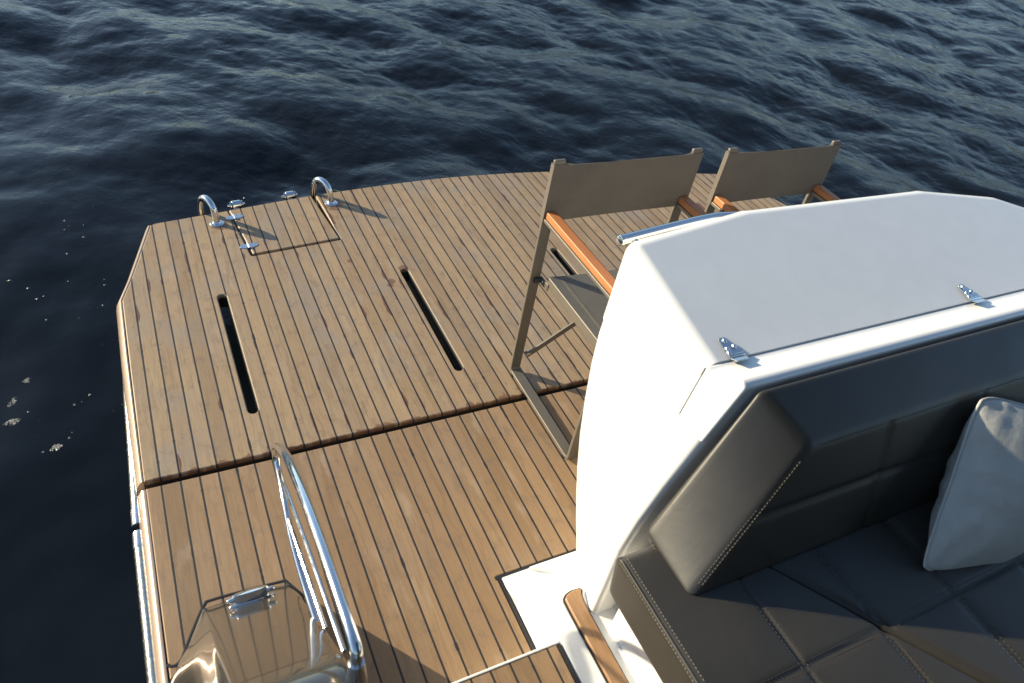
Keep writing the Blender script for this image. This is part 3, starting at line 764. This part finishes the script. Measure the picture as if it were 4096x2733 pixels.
# backrest
bk = [(1.056, -1.138, .566), (2.84, -1.138, .566), (2.84, -.950, .566), (1.058, -.950, .566), (1.344, -1.039, .865), (2.84, -1.033, .865), (2.84, -.908, .940), (1.268, -.908, .940)]
def backdisp(p, ax, side):
    if ax == 1 and side == 0:
        p = p.copy(); d = min(abs(p.x - s) for s in (1.60, 1.95, 2.3)); d2 = abs(p.z - .725)
        p.y += .006 * math.exp(-(d / .008) ** 2) + .006 * math.exp(-(d2 / .008) ** 2)
    return p
bc = cushion(bk, .010, .020, .005, backdisp).build('backrest', M['vinyl'], sofa, angle=180)
B0 = [Vector(b) for b in bk]
def off(p, q): return Vector(p) + Vector(q)
fe = [B0[0].lerp(B0[4], i / 10) for i in range(11)]
for o_ in ((.0005, .008, .002), (.006, .0015, .003)):
    stitches(MB(), [off(p, o_) for p in fe[1:-1]], (-.7, -.6, .2), .0075, .0048, .0005).build('stitching', M['stitch'], bc)
stitches(MB(), [off(B0[3].lerp(B0[0], .12 + .76 * i / 6), (.003, 0, .006)) for i in range(7)], (-.9, 0, .3), .0075, .0048, .0005).build('stitching', M['stitch'], bc)
stitches(MB(), [off(B0[4].lerp(B0[5], .02 + .96 * i / 14), (0, -.001, -.003)) for i in range(15)], (0, -.7, .7), .0075, .0048, .0005).build('stitching', M['dark_stitch'], bc)

# pillow
def pillow():
    Bp = Vector((1.648, -1.292, .592)); T = Vector((1.885, -1.076, .890))
    e1 = (T - Bp); h = e1.length; v = e1.normalized(); u = Vector((.95, .05, .0)); u = (u - v * (u.dot(v) * .65)).normalized(); n = u.cross(v).normalized()
    if n.y > 0: n = -n
    o = Bp + u * .21 + v * h / 2 - n * .02
    e = empty('throw_pillow', o, 'plain pale grey throw pillow leaning on the sofa backrest', 'pillow')
    N = 44; mb = MB(); g = np.random.default_rng(3)
    wr = [(g.uniform(0, 6.28), g.uniform(4, 11), g.uniform(-1, 1), g.uniform(.0006, .0022)) for _ in range(12)]
    for sgn in (1, -1):
        vs = []
        for i in range(N + 1):
            for j in range(N + 1):
                a, b = -1 + 2 * i / N, -1 + 2 * j / N
                a, b = math.sin(a * math.pi / 2), math.sin(b * math.pi / 2)
                pin = 1 - .050 * (1 - b * b) if True else 1
                pin2 = 1 - .050 * (1 - a * a)
                cr_ = 1 - .10 * (a * a * b * b) ** 2
                X, Y = a * pin * .225 * cr_, b * pin2 * h / 2 * 1.06 * cr_
                th = .100 * ((1 - a ** 2) ** .85) * ((1 - b ** 2) ** .60)
                w = 0
                for ph, fq, dr, am in wr:
                    w += am * math.sin(fq * (a + dr * b) * 1.7 + ph) * (max(abs(a), abs(b)) ** 2.2)
                w *= min(1, th / .02) if th < .02 else 1
                # radial creases from the left seam
                w += .0050 * math.sin(16 * b + 4 * a + 2 * math.sin(5 * b)) * max(0, -a) ** 1.5 * min(1, th / .03)
                vs.append(o + u * X + v * Y + n * (sgn * (th + w)))
        fs = [(i * (N + 1) + j, (i + 1) * (N + 1) + j, (i + 1) * (N + 1) + j + 1, i * (N + 1) + j + 1) for i in range(N) for j in range(N)]
        mb.add(vs, fs)
    mb.build('cover', M['pillow'], e, angle=180)
    pth = []
    for t_ in range(0, 4):
        for i in range(24):
            s = -1 + 2 * i / 24
            a, b = [(s, -1), (1, s), (-s, 1), (-1, -s)][t_]
            a, b = math.sin(a * math.pi / 2), math.sin(b * math.pi / 2)
            cr_ = 1 - .10 * (a * a * b * b) ** 2
            pth.append(o + u * (a * (1 - .050 * (1 - b * b)) * .227 * cr_) + v * (b * (1 - .050 * (1 - a * a)) * h / 2 * 1.068 * cr_))
    pth.append(pth[0])
    MB().tube(pth, .0032, 8).build('piping', M['pillow'], e)
pillow()

# ------------------------------------------------------------------ director chairs
def make_chair():
    e = empty('director_chair', (1.62, -.1, 0), 'taupe director chair nearest the camera, its whole left sled leg in view on the teak', 'chair', 'director chairs behind the white cabinet')
    xo, wd = 1.322, .041; x2 = 1.910; yb, yf = .140, -.345; tk = .013; zb = .006
    for sgn, xa in ((1, xo), (-1, x2)):
        def bx(mb, y0, y1, z0, z1):
            a, b = (xa, xa + sgn * wd); mb.box(min(a, b), max(a, b), y0, y1, z0, z1)
        mb = MB()
        # closed loop of flat bar: base, rear leg, arm bar, front leg
        a, b = min(xa, xa + sgn * wd), max(xa, xa + sgn * wd)
        oy0, oy1, oz0, oz1 = yf, yb, zb, .712
        outer = fillet([(oy0, oz0), (oy1, oz0), (oy1, oz1), (oy0, oz1)], .022, 4)
        inner = fillet([(oy0 + tk, oz0 + tk), (oy1 - tk, oz0 + tk), (oy1 - tk, oz1 - tk), (oy0 + tk, oz1 - tk)], .012, 4)
        n = len(outer); vs = [(a, p.x, p.y) for p in outer] + [(b, p.x, p.y) for p in outer] + [(a, p.x, p.y) for p in inner] + [(b, p.x, p.y) for p in inner]; fs = []
        for i in range(n):
            j = (i + 1) % n
            fs += [(i, j, n + j, n + i), (2 * n + j, 2 * n + i, 3 * n + i, 3 * n + j), (j, i, 2 * n + i, 2 * n + j), (n + i, n + j, 3 * n + j, 3 * n + i)]
        mb.add(vs, fs)
        fr = mb.build('side_frame', M['chair_metal'], e, bevel=.0025, seg=2)
        mb = MB(); bx(mb, yb - tk - .001, yb - .001, .690, .918); mb.build('back_post', M['chair_metal'], fr, bevel=.003, seg=2)
        for y in (yf + .03, yb - .03):
            MB().lathe(((a + b) / 2 - sgn * .017, y, .0), (0, 0, 1), [(.007, 0), (.007, .0075)], 10).build('foot_glide', M['pin'], fr)
        # arm pad
        mb = MB(); xc = xa + sgn * .0245
        mb.box(min(xa + sgn * .004, xa + sgn * .039), max(xa + sgn * .004, xa + sgn * .039), yf - .012, yb - tk - .0045, .7125, .738)
        mb.build('arm_rest', M['arm_teak'], e, bevel=.0035, seg=2)
        # seat rail, pivot bracket
        xs = xa + sgn * .0450
        mb = MB(); mb.box(min(xs, xs + sgn * .016), max(xs, xs + sgn * .016), -.335, .082, .452, .492)
        sr = mb.build('seat_rail', M['chair_metal'], e, bevel=.003, seg=2)
        mb = MB(); mb.box(min(xs - sgn * .004, xs + sgn * .001), max(xs - sgn * .004, xs + sgn * .001), .070, yb - .012, .440, .468); mb.build('bracket', M['chair_metal'], sr, bevel=.002)
        mb = MB(); mb.tube([(xs - sgn * .003, .122, .455), (xs - sgn * .030, .122, .455)], .0115, 14); mb.build('pivot', M['pin'], sr, bevel=.002)
        mb = MB(); mb.lathe((xs - sgn * .004, .112, .454), (-sgn, 0, 0), [(.005, 0), (.004, .002), (0, .0025)], 10); mb.build('bolt', M['chrome'], sr)
    # crossing braces, rear and front pair
    for y, nm in ((.108, 0), (-.30, 1)):
        for s in (0, 1):
            xa, xb = (xo + .052, x2 - .075) if s == 0 else (x2 - .052, xo + .075)
            yy = y - .011 * s
            A = Vector((xa, yy, .105)); Bv = Vector((xb, yy - .03, .452)); d = (Bv - A).normalized(); w = Vector((-d.z, 0, d.x)) * .012
            mb = MB(); t_ = Vector((0, .004, 0))
            mb.hexa([A - w - t_, Bv - w - t_, Bv - w + t_, A - w + t_, A + w - t_, Bv + w - t_, Bv + w + t_, A + w + t_])
            br = mb.build('brace', M['chair_metal'], e, bevel=.002)
            mb = MB(); mb.tube([A + Vector((0, -.006, 0)), A + Vector((0, .014, 0))], .010, 12); mb.build('bolt', M['chrome'], br, bevel=.002)
    # back canvas: sleeves round the two posts, slack between
    mb = MB(); rows = []
    NX = 30
    zt_, zl = .905, .697
    for side in (1, -1):
        for i in range(NX + 1):
            pass
    def surf(yoff):
        rr_ = []
        for k in range(9):
            z = zl + (zt_ - zl) * k / 8; row = []
            for i in range(NX + 1):
                t_ = i / NX; x = xo - .003 + (x2 - xo + .006) * t_
                sag = .005 * math.sin(math.pi * t_); dz = -.008 * math.sin(math.pi * t_) * (k / 8)
                row.append((x, yoff + sag, z + dz))
            rr_.append(row)
        return rr_
    f_, b_ = surf(yb - tk - .0045), surf(yb + .0018)
    for k in range(9):
        for i in range(NX + 1):
            t_ = i / NX; near = math.exp(-((t_ * (x2 - xo)) / .055) ** 4) + math.exp(-(((1 - t_) * (x2 - xo)) / .055) ** 4)
            x, y, z = f_[k][i]; X2, Y2, Z2 = b_[k][i]
            b_[k][i] = (X2, Y2 * near + (y + .0022) * (1 - near), Z2)
    loops = [f_[k] + b_[k][::-1] for k in range(9)]
    mb.loft(loops, True, True)
    mb.build('back_canvas', M['canvas'], e, angle=50)
    # seat sling with slight sag
    mb = MB(); sa = []
    for k in range(13):
        y = -.335 + .415 * k / 12; row = []
        for i in range(21):
            t_ = i / 20; x = xo + .044 + (x2 - xo - .088) * t_
            row.append((x, y, .4965 - .014 * math.sin(math.pi * t_)))
        sa.append(row)
    loops = [r_ + [(x, y, z - .0025) for x, y, z in r_[::-1]] for r_ in sa]
    mb.loft(loops, True, True); sl = mb.build('seat_sling', M['seat_mesh'], e, angle=50)
    s2 = MB()
    for xx in (xo + .082, xo + .088):
        stitches(s2, [(xx, .07 - .05 * i, .4965 - .014 * math.sin(math.pi * (xx - xo - .05) / (x2 - xo - .1)) + .0006) for i in range(8)], (0, 0, 1), .007, .0045, .0007)
    s2.build('stitching', M['stitch'], sl)
    return e
def children(o): return [c for c in bpy.data.objects if c.parent == o]
chair = make_chair()
def copy_tree(o, parent=None):
    c = o.copy(); COL.objects.link(c)
    if parent: c.parent = parent
    for ch in children(o): copy_tree(ch, c)
    return c
c2 = copy_tree(chair); c2.location = (2.286, -.1 - .022, 0); c2.scale.x = .92; c2.rotation_euler.z = R(-1.0)
tag(c2, 'taupe director chair on the right, only its back and arm tips showing above the cabinet', 'chair', 'director chairs behind the white cabinet')

# ------------------------------------------------------------------ unseen roof and dark walls behind the camera, added to shade the cockpit
shade_cabin = empty('shade_cabin', (1.8, -4, 0), 'unseen roof and dark walls added behind the camera to shade the cockpit', 'shade_cabin')
MB().hexa([(.34, -6.0, 2.18), (3.30, -6.0, 2.18), (3.22, -1.22, 2.24), (.80, -1.22, 2.24), (.36, -6.0, 2.30), (3.24, -6.0, 2.30), (3.14, -1.30, 2.30), (.86, -1.30, 2.30)]).build('shade_hardtop', M['hull'], shade_cabin, bevel=.03)
for a, b in ((.34, 1.15), (2.5, 3.26)):
    MB().box(a, b, -3.20, -3.12, .0, 2.20).build('shade_bulkhead', M['pin'], shade_cabin, bevel=.01)  # black so that it throws no sunlight back onto the sofa
MB().box(1.15, 2.5, -3.17, -3.15, .06, 2.18).build('shade_panel', M['pin'], shade_cabin, bevel=.004)
MB().box(2.86, 3.56, -3.1, -.95, .0, .62).build('side_coaming', M['hull'], shade_cabin, bevel=.03)

# ------------------------------------------------------------------ light, sky, camera
ELEV, SAZ = R(18.0), Vector((-.745, .667))
sd = Vector((SAZ.x * math.cos(ELEV), SAZ.y * math.cos(ELEV), math.sin(ELEV))).normalized()
ld = bpy.data.lights.new('sun', 'SUN'); ld.energy = 5.0; ld.angle = R(0.55); ld.color = (1.0, .865, .615)
lo_ = bpy.data.objects.new('sun', ld); COL.objects.link(lo_); lo_.rotation_euler = sd.to_track_quat('Z', 'Y').to_euler(); lo_.location = sd * 30
w = bpy.data.worlds.new('World'); SC.world = w; w.use_nodes = True
bg = w.node_tree.nodes['Background']; sky = w.node_tree.nodes.new('ShaderNodeTexSky'); sky.sky_type = 'NISHITA'
sky.sun_disc = False; sky.sun_elevation = ELEV; sky.sun_rotation = math.atan2(SAZ.x, SAZ.y); sky.air_density = 1.0; sky.dust_density = 0.4; sky.ozone_density = 1.6
w.node_tree.links.new(sky.outputs[0], bg.inputs[0]); bg.inputs[1].default_value = .115

RM = Matrix(((0.8932483151130858, 0.17474666869763522, -0.4142113582782495), (-0.42203479054541404, 0.6434090574243228, -0.6386794347664821), (0.15490023601312553, 0.7453109328350306, 0.6484732301950903)))
cd = bpy.data.cameras.new('camera'); cam = bpy.data.objects.new('camera', cd); COL.objects.link(cam)
cam.matrix_world = Matrix.Translation(Vector((3.20528978, -29.21708333, 35.12044675)) * P) @ RM.to_4x4()
cd.sensor_width = 36; cd.lens = 36 * 0.7045411654871829; cd.clip_start = .05; cd.clip_end = 20000
cd.dof.use_dof = True; cd.dof.focus_distance = 2.75; cd.dof.aperture_fstop = 4.0
SC.camera = cam
SC.view_settings.view_transform = 'Standard'; SC.view_settings.look = 'None'; SC.view_settings.exposure = 0.90; SC.view_settings.gamma = 1.0
SC.cycles.max_bounces = 8; SC.cycles.glossy_bounces = 5; SC.cycles.diffuse_bounces = 3; SC.cycles.caustics_reflective = False; SC.cycles.caustics_refractive = False
SC.cycles.use_denoising = True; SC.cycles.sample_clamp_indirect = 6
